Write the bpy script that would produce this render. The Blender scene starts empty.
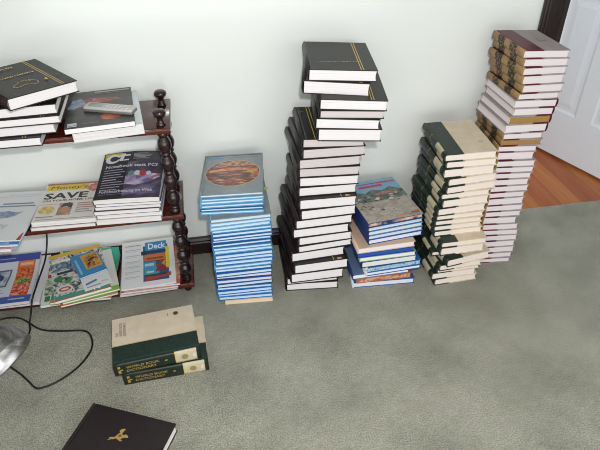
import bpy, bmesh, math, random
from mathutils import Vector, Matrix, Euler
R = math.radians
random.seed(11)
scene = bpy.context.scene
COL = scene.collection

# ------------------------------------------------------------------ materials
MATS = {}
def lin(h):
    h = h.lstrip('#')
    v = [int(h[i:i+2], 16) / 255 for i in (0, 2, 4)]
    return [x / 12.92 if x <= .04045 else ((x + .055) / 1.055) ** 2.4 for x in v] + [1]
def mat(name, color, rough=.5, spec=.4, metal=0.):
    if name in MATS: return MATS[name]
    m = bpy.data.materials.new(name); m.use_nodes = True
    b = m.node_tree.nodes['Principled BSDF']
    b.inputs['Base Color'].default_value = lin(color)
    b.inputs['Roughness'].default_value = rough
    b.inputs['Specular IOR Level'].default_value = spec
    b.inputs['Metallic'].default_value = metal
    MATS[name] = m
    return m
def noisy(name, stops, scale=(10, 10, 10), rough=.5, spec=.4, detail=4, bump=0., bscale=None, metal=0., bdist=.01, coord='Object', ndist=0.):
    """noise-driven colour ramp on object coordinates, optional bump"""
    if name in MATS: return MATS[name]
    m = mat(name, '#808080', rough, spec, metal)
    nt = m.node_tree; b = nt.nodes['Principled BSDF']
    tc = nt.nodes.new('ShaderNodeTexCoord'); mp = nt.nodes.new('ShaderNodeMapping')
    mp.inputs['Scale'].default_value = scale
    nz = nt.nodes.new('ShaderNodeTexNoise'); nz.inputs['Scale'].default_value = 1; nz.inputs['Detail'].default_value = detail
    nz.inputs['Distortion'].default_value = ndist
    cr = nt.nodes.new('ShaderNodeValToRGB')
    e = cr.color_ramp.elements
    while len(e) < len(stops): e.new(.5)
    for i, (p, c) in enumerate(stops): e[i].position = p; e[i].color = lin(c)
    L = nt.links.new
    L(tc.outputs[coord], mp.inputs['Vector']); L(mp.outputs['Vector'], nz.inputs['Vector'])
    L(nz.outputs['Fac'], cr.inputs['Fac']); L(cr.outputs['Color'], b.inputs['Base Color'])
    if bump:
        n2 = nt.nodes.new('ShaderNodeTexNoise'); n2.inputs['Scale'].default_value = bscale or 200; n2.inputs['Detail'].default_value = 3
        L(tc.outputs[coord], n2.inputs['Vector'])
        bp = nt.nodes.new('ShaderNodeBump'); bp.inputs['Strength'].default_value = bump; bp.inputs['Distance'].default_value = bdist
        L(n2.outputs['Fac'], bp.inputs['Height']); L(bp.outputs['Normal'], b.inputs['Normal'])
    return m
def ink(h, rough=.45):
    return mat('print_' + h.strip('#') + ('' if rough == .45 else '_%d' % int(rough * 100)), h, rough, .35)

def carpet_mat():
    m = mat('carpet', '#8b9184', .95, .1)
    nt = m.node_tree; b = nt.nodes['Principled BSDF']; L = nt.links.new
    tc = nt.nodes.new('ShaderNodeTexCoord')
    def nz(s, d):
        n = nt.nodes.new('ShaderNodeTexNoise'); n.inputs['Scale'].default_value = s; n.inputs['Detail'].default_value = d
        L(tc.outputs['Object'], n.inputs['Vector']); return n
    a = nz(4.5, 5); f = nz(230, 2); g = nz(45, 3)
    def ramp(src, stops):
        r = nt.nodes.new('ShaderNodeValToRGB')
        while len(r.color_ramp.elements) < len(stops): r.color_ramp.elements.new(.5)
        for i, (p, c) in enumerate(stops): r.color_ramp.elements[i].position = p; r.color_ramp.elements[i].color = lin(c)
        L(src.outputs['Fac'], r.inputs['Fac']); return r
    ra = ramp(a, CARPET)
    rf = ramp(f, [(.3, '#a6a6a6'), (.7, '#ffffff')]); rg = ramp(g, [(.3, '#ebebeb'), (.68, '#ffffff')])
    def mul(x, y):
        k = nt.nodes.new('ShaderNodeMix'); k.data_type = 'RGBA'; k.blend_type = 'MULTIPLY'; k.inputs[0].default_value = 1
        L(x, k.inputs[6]); L(y, k.inputs[7]); return k.outputs[2]
    L(mul(mul(ra.outputs['Color'], rf.outputs['Color']), rg.outputs['Color']), b.inputs['Base Color'])
    bp = nt.nodes.new('ShaderNodeBump'); bp.inputs['Strength'].default_value = .6; bp.inputs['Distance'].default_value = .006
    L(f.outputs['Fac'], bp.inputs['Height']); L(bp.outputs['Normal'], b.inputs['Normal'])
    return m
def planks_mat():
    m = mat('pine_boards', '#b06a30', .35, .5)
    nt = m.node_tree; b = nt.nodes['Principled BSDF']; L = nt.links.new
    tc = nt.nodes.new('ShaderNodeTexCoord'); sep = nt.nodes.new('ShaderNodeSeparateXYZ')
    L(tc.outputs['Object'], sep.inputs[0])
    def mth(op, a, v=None, w=None):
        n = nt.nodes.new('ShaderNodeMath'); n.operation = op
        for i, q in enumerate((a, v)):
            if q is None: continue
            if isinstance(q, (int, float)): n.inputs[i].default_value = q
            else: L(q, n.inputs[i])
        return n.outputs[0]
    s = mth('DIVIDE', sep.outputs['X'], .11)
    idx = mth('FLOOR', s); fr = mth('FRACT', s)
    wn = nt.nodes.new('ShaderNodeTexWhiteNoise'); wn.noise_dimensions = '1D'; L(idx, wn.inputs['W'])
    mp = nt.nodes.new('ShaderNodeMapping'); mp.inputs['Scale'].default_value = (22, 2.2, 1)
    L(tc.outputs['Object'], mp.inputs['Vector'])
    nz = nt.nodes.new('ShaderNodeTexNoise'); nz.inputs['Scale'].default_value = 1; nz.inputs['Detail'].default_value = 5; nz.inputs['Distortion'].default_value = .6
    L(mp.outputs['Vector'], nz.inputs['Vector'])
    k = mth('ADD', mth('MULTIPLY', wn.outputs['Value'], .45), mth('MULTIPLY', nz.outputs['Fac'], .7))
    cr = nt.nodes.new('ShaderNodeValToRGB'); e = cr.color_ramp.elements; e.new(.5)
    for i, (p, c) in enumerate([(.25, '#7a3410'), (.55, '#9c4f1e'), (.9, '#b87234')]): e[i].position = p; e[i].color = lin(c)
    L(k, cr.inputs['Fac'])
    # knots
    vo = nt.nodes.new('ShaderNodeTexVoronoi'); vo.inputs['Scale'].default_value = 5.5
    L(tc.outputs['Object'], vo.inputs['Vector'])
    kn = nt.nodes.new('ShaderNodeValToRGB'); kn.color_ramp.elements[0].position = .08; kn.color_ramp.elements[0].color = lin('#4a2008')
    kn.color_ramp.elements[1].position = .15; kn.color_ramp.elements[1].color = (1, 1, 1, 1); L(vo.outputs['Distance'], kn.inputs['Fac'])
    gp = nt.nodes.new('ShaderNodeValToRGB'); gp.color_ramp.elements[0].position = .0; gp.color_ramp.elements[0].color = lin('#6b3a1c')
    gp.color_ramp.elements[1].position = .035; gp.color_ramp.elements[1].color = (1, 1, 1, 1); L(fr, gp.inputs['Fac'])
    def mul(x, y):
        q = nt.nodes.new('ShaderNodeMix'); q.data_type = 'RGBA'; q.blend_type = 'MULTIPLY'; q.inputs[0].default_value = 1
        L(x, q.inputs[6]); L(y, q.inputs[7]); return q.outputs[2]
    L(mul(mul(cr.outputs['Color'], kn.outputs['Color']), gp.outputs['Color']), b.inputs['Base Color'])
    return m
def paper(name, c1, c2, sc=1400):
    return noisy(name, [(.3, c1), (.7, c2)], (3, 3, sc), .8, .15, 2)

# ------------------------------------------------------------------ mesh building
class MB:
    def __init__(s): s.v = []; s.f = []; s.m = []; s.mats = []; s.sm = []
    def slot(s, m):
        if m not in s.mats: s.mats.append(m)
        return s.mats.index(m)
    def face(s, idx, m, smooth=False): s.f.append(tuple(idx)); s.m.append(s.slot(m)); s.sm.append(smooth)
    def add(s, vs, fs, m, smooth=False, M=None):
        o = len(s.v)
        s.v += [tuple(M @ Vector(p)) if M is not None else tuple(p) for p in vs]
        for f in fs: s.face([i + o for i in f], m, smooth)
    def box(s, a, b, m, M=None):
        (x0, y0, z0), (x1, y1, z1) = a, b
        vs = [(x, y, z) for z in (z0, z1) for y in (y0, y1) for x in (x0, x1)]
        s.add(vs, [(0, 2, 3, 1), (4, 5, 7, 6), (0, 1, 5, 4), (2, 6, 7, 3), (0, 4, 6, 2), (1, 3, 7, 5)], m, M=M)
    def rbox(s, a, b, m, r=.004, seg=2, M=None):
        bm = bmesh.new(); bmesh.ops.create_cube(bm, size=1)
        for v in bm.verts: v.co = Vector([a[i] + (v.co[i] + .5) * (b[i] - a[i]) for i in range(3)])
        bmesh.ops.bevel(bm, geom=bm.edges[:], offset=r, segments=seg, affect='EDGES', profile=.5)
        bm.verts.index_update()
        s.add([v.co[:] for v in bm.verts], [[v.index for v in f.verts] for f in bm.faces], m, True, M); bm.free()
    def lathe(s, prof, m, n=20, M=None, cap=True):
        vs = []; fs = []
        for r, z in prof:
            for k in range(n):
                a = 2 * math.pi * k / n; vs.append((r * math.cos(a), r * math.sin(a), z))
        for i in range(len(prof) - 1):
            for k in range(n):
                fs.append((i*n+k, i*n+(k+1) % n, (i+1)*n+(k+1) % n, (i+1)*n+k))
        if cap:
            fs.append(tuple(range(n - 1, -1, -1))); fs.append(tuple((len(prof)-1)*n + k for k in range(n)))
        s.add(vs, fs, m, True, M)
    def tube(s, pts, r, m, n=8, sub=6):
        P = [Vector(p) for p in pts]; Q = []
        for i in range(len(P) - 1):
            p0 = P[max(i-1, 0)]; p1 = P[i]; p2 = P[i+1]; p3 = P[min(i+2, len(P)-1)]
            for k in range(sub):
                t = k / sub
                Q.append(.5*((2*p1) + (p2-p0)*t + (2*p0-5*p1+4*p2-p3)*t*t + (3*p1-p0-3*p2+p3)*t**3))
        Q.append(P[-1]); vs = []; fs = []
        up = Vector((0, 0, 1)); prev = None
        for i, q in enumerate(Q):
            d = (Q[min(i+1, len(Q)-1)] - Q[max(i-1, 0)]).normalized()
            if prev is None:
                x = d.cross(up if abs(d.z) < .9 else Vector((1, 0, 0))).normalized()
            else: x = (prev - d * prev.dot(d)).normalized()
            prev = x; y = d.cross(x)
            for k in range(n):
                a = 2*math.pi*k/n; vs.append(tuple(q + x*r*math.cos(a) + y*r*math.sin(a)))
        for i in range(len(Q)-1):
            for k in range(n): fs.append((i*n+k, i*n+(k+1) % n, (i+1)*n+(k+1) % n, (i+1)*n+k))
        fs.append(tuple(range(n-1, -1, -1))); fs.append(tuple((len(Q)-1)*n+k for k in range(n)))
        s.add(vs, fs, m, True)
    def build(s, name, parent=None, fix=True, loc=None, rot=None):
        me = bpy.data.meshes.new(name); me.from_pydata(s.v, [], s.f)
        for m in s.mats: me.materials.append(m)
        for p, i, q in zip(me.polygons, s.m, s.sm): p.material_index = i; p.use_smooth = q
        if fix:
            bm = bmesh.new(); bm.from_mesh(me); bmesh.ops.recalc_face_normals(bm, faces=bm.faces[:]); bm.to_mesh(me); bm.free()
        o = bpy.data.objects.new(name, me); COL.objects.link(o)
        if parent: o.parent = parent
        if loc: o.location = loc
        if rot: o.rotation_euler = rot
        return o
def tag(o, label=None, cat=None, group=None, kind=None):
    for k, v in (('label', label), ('category', cat), ('group', group), ('kind', kind)):
        if v: o[k] = v
    return o
def empty(name, loc, rot=(0, 0, 0)):
    o = bpy.data.objects.new(name, None); COL.objects.link(o); o.location = loc; o.rotation_euler = rot; o.empty_display_size = .05
    return o
_G = {}
def glyphs(text, shear=0., bold=0.):
    k = (text, shear, bold)
    if k not in _G:
        cu = bpy.data.curves.new('tmp', 'FONT'); cu.body = text; cu.align_x = 'LEFT'; cu.shear = shear; cu.offset = bold; cu.resolution_u = 2
        o = bpy.data.objects.new('tmp', cu); COL.objects.link(o)
        dg = bpy.context.evaluated_depsgraph_get(); dg.update()
        me = bpy.data.meshes.new_from_object(o.evaluated_get(dg))
        vs = [v.co[:] for v in me.vertices]; fs = [tuple(p.vertices) for p in me.polygons]
        bpy.data.objects.remove(o); bpy.data.curves.remove(cu); bpy.data.meshes.remove(me)
        _G[k] = (vs, fs)
    return _G[k]

def art(mb, W, L, zf, items):
    """ink printed on a cover: W along x, L along y, zf(u,v) = surface height; each item sits a hair above the last"""
    lift = [.0003]
    curved = max(abs(zf(u, v) - zf(0, 0)) for u in (0, .5, 1) for v in (0, .5, 1)) > 1e-6
    def cut(poly, ax, lim, keep_less):
        out = []
        for p, q in zip(poly, poly[1:] + poly[:1]):
            a = (p[ax] <= lim) if keep_less else (p[ax] >= lim); c = (q[ax] <= lim) if keep_less else (q[ax] >= lim)
            if a: out.append(p)
            if a != c:
                t = (lim - p[ax]) / (q[ax] - p[ax]); out.append((p[0] + (q[0]-p[0])*t, p[1] + (q[1]-p[1])*t))
        return out
    def put(vs, fs, m, chop=True):
        if curved and chop:      # follow a curling cover: cut the print into small tiles
            nv = []; nf = []
            for f in fs:
                for pl in [[tuple(vs[i]) for i in f]]:
                    v0 = min(p[1] for p in pl); v1 = max(p[1] for p in pl); k = math.floor(v0 / .04)
                    while k * .04 < v1 - 1e-9:
                        row = cut(cut(pl, 1, k*.04, False), 1, (k+1)*.04, True); k += 1
                        if len(row) < 3: continue
                        u0 = min(p[0] for p in row); u1 = max(p[0] for p in row); j = math.floor(u0 / .1)
                        while j * .1 < u1 - 1e-9:
                            tile = cut(cut(row, 0, j*.1, False), 0, (j+1)*.1, True); j += 1
                            if len(tile) >= 3: nf.append(tuple(range(len(nv), len(nv) + len(tile)))); nv += tile
            vs, fs = nv, nf
        dz = lift[0]; lift[0] += .00008
        mb.add([(u * W, v * L, zf(u, v) + dz) for u, v in vs], fs, m)
    for it in items:
        k = it[0]
        if k in 'rn':
            _, u0, v0, u1, v1, c = it[:6]
            m = c if not isinstance(c, str) else ink(c)
            n = max(1, int(abs(u1-u0)*10)); q = max(1, int(abs(v1-v0)*10))
            vs = [(u0 + (u1-u0)*i/n, v0 + (v1-v0)*j/q) for j in range(q+1) for i in range(n+1)]
            fs = [(j*(n+1)+i, j*(n+1)+i+1, (j+1)*(n+1)+i+1, (j+1)*(n+1)+i) for j in range(q) for i in range(n)]
            put(vs, fs, m)
        elif k == 'e':
            _, cu, cv, ru, rv, c = it[:6]
            n = 28; m = c if not isinstance(c, str) else ink(c)
            vs = [(cu, cv)] + [(cu + ru*math.cos(2*math.pi*i/n), cv + rv*math.sin(2*math.pi*i/n)) for i in range(n)]
            put(vs, [(0, 1+i, 1+(i+1) % n) for i in range(n)], m)
        elif k == 'p':
            m = it[2] if not isinstance(it[2], str) else ink(it[2])
            put(it[1], [tuple(range(len(it[1])))], m)
        elif k == 't':   # text, u, v (start of baseline), cap height as share of L, colour, width as share of W or None, rot, shear, bold
            _, s, u, v, h, c = it[:6]
            w = it[6] if len(it) > 6 else None; rot = it[7] if len(it) > 7 else 0
            sh = it[8] if len(it) > 8 else 0.; bo = it[9] if len(it) > 9 else 0.
            vs, fs = glyphs(s, sh, bo)
            if not vs: continue
            x1 = max(p[0] for p in vs); x0 = min(p[0] for p in vs); sc = h * L / .7
            sx = sc if w is None else w * (W if rot == 0 else L) / (x1 - x0)
            if rot and w is None: sx = sc
            ca, sa = math.cos(R(rot)), math.sin(R(rot))
            out = []
            for p in vs:
                X = (p[0] - x0) * sx; Y = p[1] * sc
                out.append((u + (X*ca - Y*sa) / W, v + (X*sa + Y*ca) / L))
            put(out, fs, c if not isinstance(c, str) else ink(c), False)

# ------------------------------------------------------------------ books
def cover_shell(mb, W, L, t, b, r, board, spine_segs, qfrac=0., qmat=None, hinge=.009):
    n = 8
    O = [(W, 0)]; I = [(W, b)]; K = []
    def pt(o, i, kind): O.append(o); I.append(i); K.append(kind)
    xs = ([qfrac * W] if qfrac else [])
    for x in xs: pt((x, 0), (x, b), 'board')
    q = 'q' if qfrac else 'board'
    pt((hinge + .004, 0), (hinge + .004, b), q)
    pt((hinge, min(.0010, b*.5)), (hinge, b), q)
    pt((hinge - .004, 0), (hinge - .004, b), q)
    for k in range(n + 1):
        a = k / n
        x = -r * math.sin(math.pi * a) ** .8 if 0 < a < 1 else 0
        O.append((x, t * a)); I.append((x + b if k not in (0, n) else b, b + (t - 2*b) * a)); K.append('spine')
    pt((hinge - .004, t), (hinge - .004, t - b), 'spine')
    pt((hinge, t - min(.0010, b*.5)), (hinge, t - b), q)
    pt((hinge + .004, t), (hinge + .004, t - b), q)
    for x in xs: pt((x, t), (x, t - b), q)
    pt((W, t), (W, t - b), 'board')
    ys = [0.]; 
    segm = []
    for y1, m in spine_segs: ys.append(y1 * L); segm.append(m)
    N = len(O); base = len(mb.v)
    for y in ys:
        for x, z in O: mb.v.append((x, y, z))
        for x, z in I: mb.v.append((x, y, z))
    st = 2 * N
    def mm(k, s):
        kind = K[k]
        return board if kind == 'board' else (qmat if kind == 'q' else segm[s])
    for s in range(len(ys) - 1):
        a = base + s * st; c = a + st
        for k in range(N - 1):
            m = mm(k, s); smooth = K[k] == 'spine'
            mb.face((a+k, a+k+1, c+k+1, c+k), m, smooth)
            mb.face((a+N+k, c+N+k, c+N+k+1, a+N+k+1), m)
        for k in (0, N - 1): mb.face((a+k, c+k, c+N+k, a+N+k), board)
    for s, seg in ((0, 0), (len(ys) - 1, len(ys) - 2)):
        a = base + s * st
        for k in range(N - 1): mb.face((a+k, a+N+k, a+N+k+1, a+k+1), mm(k, seg))
def pages_block(mb, W, L, t, b, m, front=None, ov=.003, fore=.0025):
    pts = [(b + .0004, b), (W - ov, b)]
    for a in (.25, .5, .75): pts.append((W - ov - fore * math.sin(math.pi * a), b + (t - 2*b) * a))
    pts += [(W - ov, t - b), (b + .0004, t - b)]
    n = len(pts); o = len(mb.v)
    for y in (ov, L - ov):
        for x, z in pts: mb.v.append((x, y, z))
    for k in range(n): mb.face((o+k, o+(k+1) % n, o+n+(k+1) % n, o+n+k), m)
    mb.face(range(o, o+n), front or m); mb.face(range(o+2*n-1, o+n-1, -1), m)

def hardcover(name, x, y, z, yaw, W, L, t, board, pages, spine=None, spine_segs=None, qfrac=0., qmat=None, flip=False, tilt=0.,
              b=.0026, r=.004, items=None, front=None, center=False, ov=.003):
    """x,y = middle of the front (tail) edge at the base, yaw in degrees; spine to the left unless flipped"""
    ca, sa = math.cos(R(yaw)), math.sin(R(yaw))
    root = empty(name, (x - sa * L/2, y + ca * L/2, z), (0, R(tilt), R(yaw)))
    segs = spine_segs or [(1., spine or board)]
    cv = MB(); cover_shell(cv, W, L, t, b, min(r, t*.25), board, segs, qfrac, qmat)
    if items: art(cv, W, L, lambda u, v: t, items)
    pg = MB(); pages_block(pg, W, L, t, b, pages, front, ov)
    for mbx in (cv, pg):
        mbx.v = [((W/2 - X) if flip else (X - W/2), Y - L/2, Z) for X, Y, Z in mbx.v]
    co = cv.build('cover', root); pg.build('pages', root)
    return root, co

def magazine(name, x, y, z, yaw, W, L, t, cover, pages, items=None, bend=None, spine=None, tilt=(0, 0)):
    """softcover: a folded cover sheet round a block of leaves; (x, y) = middle of the front edge"""
    ca, sa = math.cos(R(yaw)), math.sin(R(yaw))
    root = empty(name, (x - sa * L/2, y + ca * L/2, z), (R(tilt[0]), R(tilt[1]), R(yaw)))
    b = .0007; nx, ny = (16, 30) if bend else (4, 4)
    bend = bend or (lambda u, v: 0.)
    cv = MB()
    def sheet(z0, z1, m, bf):
        vs = []; fs = []
        for zz, off in ((z0, 0), (z1, 1)):
            for j in range(ny + 1):
                for i in range(nx + 1): vs.append((W*i/nx, L*j/ny, zz + bf(i/nx, j/ny)))
        s = (nx+1)*(ny+1); w = nx + 1
        for j in range(ny):
            for i in range(nx):
                a = j*w+i; fs.append((s+a, s+a+1, s+a+w+1, s+a+w)); fs.append((a, a+w, a+w+1, a+1))
        for i in range(nx):
            fs.append((i, i+1, s+i+1, s+i)); a = ny*w+i; fs.append((a, s+a, s+a+1, a+1))
        for j in range(ny):
            a = j*w; fs.append((a, s+a, s+a+w, a+w)); a = j*w+nx; fs.append((a, a+w, s+a+w, s+a))
        cv.add(vs, fs, m)
    sheet(t - b, t, cover, bend); sheet(0, b, cover, lambda u, v: 0)
    # spine fold
    n = ny; vs = []
    for j in range(ny + 1):
        v = j/ny; vs += [(-.0008, L*v, 0), (0, L*v, 0), (-.0008, L*v, t + bend(0, v)), (0, L*v, t + bend(0, v))]
    fs = []
    for j in range(ny):
        a = 4*j; fs += [(a, a+2, a+6, a+4), (a+1, a+5, a+7, a+3), (a+2, a+3, a+7, a+6), (a, a+4, a+5, a+1)]
    fs += [(0, 1, 3, 2), (4*ny, 4*ny+2, 4*ny+3, 4*ny+1)]
    cv.add(vs, fs, spine or cover)
    if items: art(cv, W, L, lambda u, v: t + bend(u, v), items)
    pg = MB()
    vs = []; fs = []; ins = .0012
    for top in (0, 1):
        for j in range(ny + 1):
            for i in range(nx + 1):
                u, v = i/nx, j/ny
                vs.append((.0003 + (W - ins - .0003)*u, ins + (L - 2*ins)*v, (t - b - .0001 + bend(u, v)) if top else b + .0001))
    s = (nx+1)*(ny+1); w = nx+1
    for j in range(ny):
        for i in range(nx):
            a = j*w+i; fs.append((s+a, s+a+1, s+a+w+1, s+a+w)); fs.append((a, a+w, a+w+1, a+1))
    for i in range(nx):
        fs.append((i, i+1, s+i+1, s+i)); a = ny*w+i; fs.append((a, s+a, s+a+1, a+1))
    for j in range(ny):
        a = j*w; fs.append((a, s+a, s+a+w, a+w)); a = j*w+nx; fs.append((a, a+w, s+a+w, s+a))
    pg.add(vs, fs, pages)
    for mbx in (cv, pg): mbx.v = [(X - W/2, Y - L/2, Z) for X, Y, Z in mbx.v]
    cv.build('cover', root); pg.build('pages', root)
    return root
ORD = ['topmost', 'second', 'third', 'fourth', 'fifth', 'sixth', 'seventh', 'eighth', 'ninth', 'tenth', 'eleventh', 'twelfth', 'thirteenth',
       'fourteenth', 'fifteenth', 'sixteenth', 'seventeenth', 'eighteenth', 'nineteenth', 'twentieth', 'twenty-first', 'twenty-second', 'twenty-third',
       'twenty-fourth', 'twenty-fifth', 'twenty-sixth', 'twenty-seventh', 'twenty-eighth', 'twenty-ninth', 'thirtieth', 'thirty-first']
def nth(i, n):
    return 'topmost' if i == 0 else ('lowest' if i == n - 1 else ORD[i] + ' from top')

# ------------------------------------------------------------------ the place
CARPET = [(.33, '#a8a799'), (.5, '#b9b8a8'), (.68, '#c6c4b5')]
WALL_Y = 1.96
M_wall = noisy('painted_wall', [(.3, '#d9dcd8'), (.7, '#dee1dd')], (1.5, 1.5, 1.5), .13, .5, 2)
M_hall = mat('hall_paint', '#d9dcd8', .6, .3)
M_ceil = mat('ceiling_paint', '#e6e8e5', .8, .2)
M_carpet = carpet_mat(); M_pine = planks_mat()
M_dark = noisy('dark_stained_wood', [(.3, '#21120f'), (.7, '#35201a')], (3, 30, 30), .3, .5, 4)
M_trim = noisy('dark_trim_wood', [(.3, '#1a100f'), (.7, '#2a1c1a')], (20, 20, 2), .35, .45, 3)
M_maho = noisy('mahogany_stain', [(.3, '#34130d'), (.7, '#4d1d12')], (2, 40, 40), .16, .6, 4)
M_edge = noisy('lit_red_edge', [(.3, '#431710'), (.7, '#5e2412')], (3, 40, 40), .25, .5, 3)  # flash light on the board edge put into its redder colour
M_turn = noisy('turned_dark_wood', [(.3, '#1c0f0d'), (.7, '#2b1714')], (30, 30, 6), .18, .6, 3)
M_door = mat('door_paint', '#e6ecf3', .35, .4)
M_brass = mat('brass', '#b08a48', .3, .5, 1.)

def struct(name, boxes, m, parts=None):
    mb = MB()
    for a, b in boxes: mb.box(a, b, m)
    o = mb.build(name); tag(o, kind='structure'); return o
struct('floor', [((-3.2, -1.6, -.05), (3.4, 2.0, 0))], M_carpet)
struct('floor_hallway', [((.6, 2.0, -.05), (3.4, 4.2, -.002))], M_pine)
DX0, DX1, DH = 1.352, 2.055, 2.03
struct('wall_back', [((-3.2, WALL_Y, 0), (DX0, WALL_Y + .09, 2.5)), ((DX1, WALL_Y, 0), (3.4, WALL_Y + .09, 2.5)), ((DX0, WALL_Y, DH), (DX1, WALL_Y + .09, 2.5))], M_wall)
struct('wall_left', [((-3.3, -1.6, 0), (-3.2, WALL_Y + .09, 2.5))], M_wall)
struct('wall_right', [((3.4, -1.6, 0), (3.5, 4.2, 2.5))], M_wall)
struct('wall_hallway', [((.6, 4.2, 0), (3.4, 4.3, 2.5)), ((.5, WALL_Y + .09, 0), (.6, 4.3, 2.5))], M_hall)
struct('ceiling', [((-3.3, -1.6, 2.5), (3.5, 4.3, 2.6))], M_ceil)
def skirting(name, x0, x1):
    prof = [(0, 0), (.015, 0), (.015, .056), (.012, .062), (.012, .068), (.007, .077), (.005, .084), (0, .084)]
    mb = MB(); n = len(prof)
    vs = [(x, WALL_Y - d, z) for x in (x0, x1) for d, z in prof]
    mb.add(vs, [(k, (k+1) % n, n+(k+1) % n, n+k) for k in range(n)] + [tuple(range(n)), tuple(range(2*n-1, n-1, -1))], M_trim)
    return tag(mb.build(name), kind='structure')
skirting('baseboard_back', -3.2, DX0 - .088)
skirting('baseboard_right', DX1 + .088, 3.4)
def casing(name, x0, x1, z0, z1, horiz=False):
    mb = MB()
    if not horiz:
        mb.rbox((x0, WALL_Y - .022, z0), (x1, WALL_Y, z1), M_trim, .005)
        mb.rbox((x0 + .012, WALL_Y - .027, z0), (x0 + .03, WALL_Y - .018, z1), M_trim, .003)
    else:
        mb.rbox((x0, WALL_Y - .022, z0), (x1, WALL_Y, z1), M_trim, .005)
    return tag(mb.build(name), kind='structure')
casing('trim_1', DX0 - .088, DX0 - .012, 0, DH + .08)
casing('trim_2', DX1 + .012, DX1 + .088, 0, DH + .08)
casing('trim_3', DX0 - .012, DX1 + .012, DH + .005, DH + .08, True)
struct('trim_4', [((DX0 - .012, WALL_Y - .02, 0), (DX0 + .008, WALL_Y + .1, DH))], M_trim)
struct('trim_5', [((DX1 - .008, WALL_Y - .02, 0), (DX1 + .012, WALL_Y + .1, DH))], M_trim)

# the panelled door, hinged on the right jamb and standing open into the hallway
door = empty('door_1', (2.035, 2.0, .012), (0, 0, math.atan2(.94, -.338)))
tag(door, kind='structure')
DW, DT = .74, .036
mb = MB(); st = [(.0, .115), (.325, .415), (.625, DW)]; rl = [(0, .245), (.83, 1.0), (1.62, 1.72), (1.9, 1.98)]
for a, b in st: mb.box((a, -DT/2, 0), (b, DT/2, 1.98), M_door)
for a, b in ((.115, .325), (.415, .625)):
    for c, d in rl: mb.box((a, -DT/2, c), (b, DT/2, d), M_door)
mb.build('leaf', door)
for a, b in ((.115, .325), (.415, .625)):
    for (_, c), (d, _) in zip(rl[:-1], rl[1:]):
        p = MB()
        p.box((a, -.013, c), (b, .013, d), M_door)
        for s in (1, -1):
            for k, (i0, i1, y0, y1) in enumerate([(0, .014, DT/2, .013), (.03, .055, .013, .0165)]):
                ring = []
                for ins, yy in ((i0, y0), (i1, y1)):
                    ring += [(a+ins, s*yy, c+ins), (b-ins, s*yy, c+ins), (b-ins, s*yy, d-ins), (a+ins, s*yy, d-ins)]
                p.add(ring, [(q, (q+1) % 4, 4+(q+1) % 4, 4+q) for q in range(4)], M_door)
            ii = .055; yy = s*.0165
            p.add([(a+ii, yy, c+ii), (b-ii, yy, c+ii), (b-ii, yy, d-ii), (a+ii, yy, d-ii)], [(0, 1, 2, 3)], M_door)
        p.build('panel', door)
for s in (1, -1):
    k = MB(); k.lathe([(.026, 0), (.026, .006), (.011, .01), (.011, .035), (.027, .045), (.029, .058), (.02, .07), (.004, .073)], M_brass,
                      M=Matrix.Translation((DW - .06, s*DT/2, 1.0)) @ Matrix.Rotation(-s*math.pi/2, 4, 'X')); k.build('door_knob', door)
for z in (.2, 1.7):
    h = MB(); h.lathe([(.006, 0), (.006, .09)], M_brass, 10, Matrix.Translation((-.004, DT/2, z))); h.build('hinge', door)

# ------------------------------------------------------------------ shelf
TS, MS, BS, TH = .722, .380, .052, .021
SX0, SX1, SY0, SY1 = -1.03, -.125, 1.70, 1.942
shelf = empty('bookshelf', ((SX0 + SX1)/2, (SY0 + SY1)/2, 0))
tag(shelf, 'low dark wooden three-tier shelf with turned bead posts, against the pale wall', 'shelf')
SO = shelf.location.copy()
for z in (TS, MS, BS):
    b = MB(); b.rbox((SX0 - SO.x, SY0 - SO.y, z - TH), (SX1 - SO.x, SY1 - SO.y, z), M_maho, .003); b.rbox((SX0 - SO.x, SY0 - SO.y - .003, z - TH + .003), (SX1 - SO.x, SY0 - SO.y + .002, z - .003), M_edge, .001); b.build('shelf_board', shelf)
def bead_profile(z0, z1, n):
    P = [(.013, z0), (.018, z0 + .004), (.0185, z0 + .012), (.014, z0 + .018)]
    h = (z1 - z0 - .036) / n
    for i in range(n):
        a0 = z0 + .018 + h * i
        for f, r in ((.02, .014), (.08, .0175), (.12, .0175), (.16, .0145), (.26, .0175), (.4, .0215), (.55, .0235), (.7, .0225), (.84, .0185), (.94, .0145)):
            P.append((r, a0 + f * h))
    P += [(.014, z1 - .018), (.0185, z1 - .012), (.018, z1 - .004), (.013, z1)]
    return P
for x in (-.153, SX0 + .03):
    for y in (1.726, 1.885):
        for z0, z1, n in ((BS, MS - TH, 4), (MS, TS - TH, 4)):
            p = MB(); p.lathe(bead_profile(z0, z1, n), M_turn, 18, Matrix.Translation((x - SO.x, y - SO.y, 0))); p.build('turned_post', shelf)
        p = MB(); p.lathe([(.015, TS), (.0155, TS + .005), (.012, TS + .012), (.0098, TS + .022), (.0115, TS + .031), (.0185, TS + .036), (.0215, TS + .042), (.0208, TS + .049), (.015, TS + .0545), (.004, TS + .056)], M_turn, 18,
                          Matrix.Translation((x - SO.x, y - SO.y, 0))); p.build('finial', shelf)
        p = MB(); p.lathe([(.009, 0), (.014, .004), (.015, .012), (.011, .02), (.012, BS - TH)], M_turn, 18, Matrix.Translation((x - SO.x, y - SO.y, 0))); p.build('foot', shelf)

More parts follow.
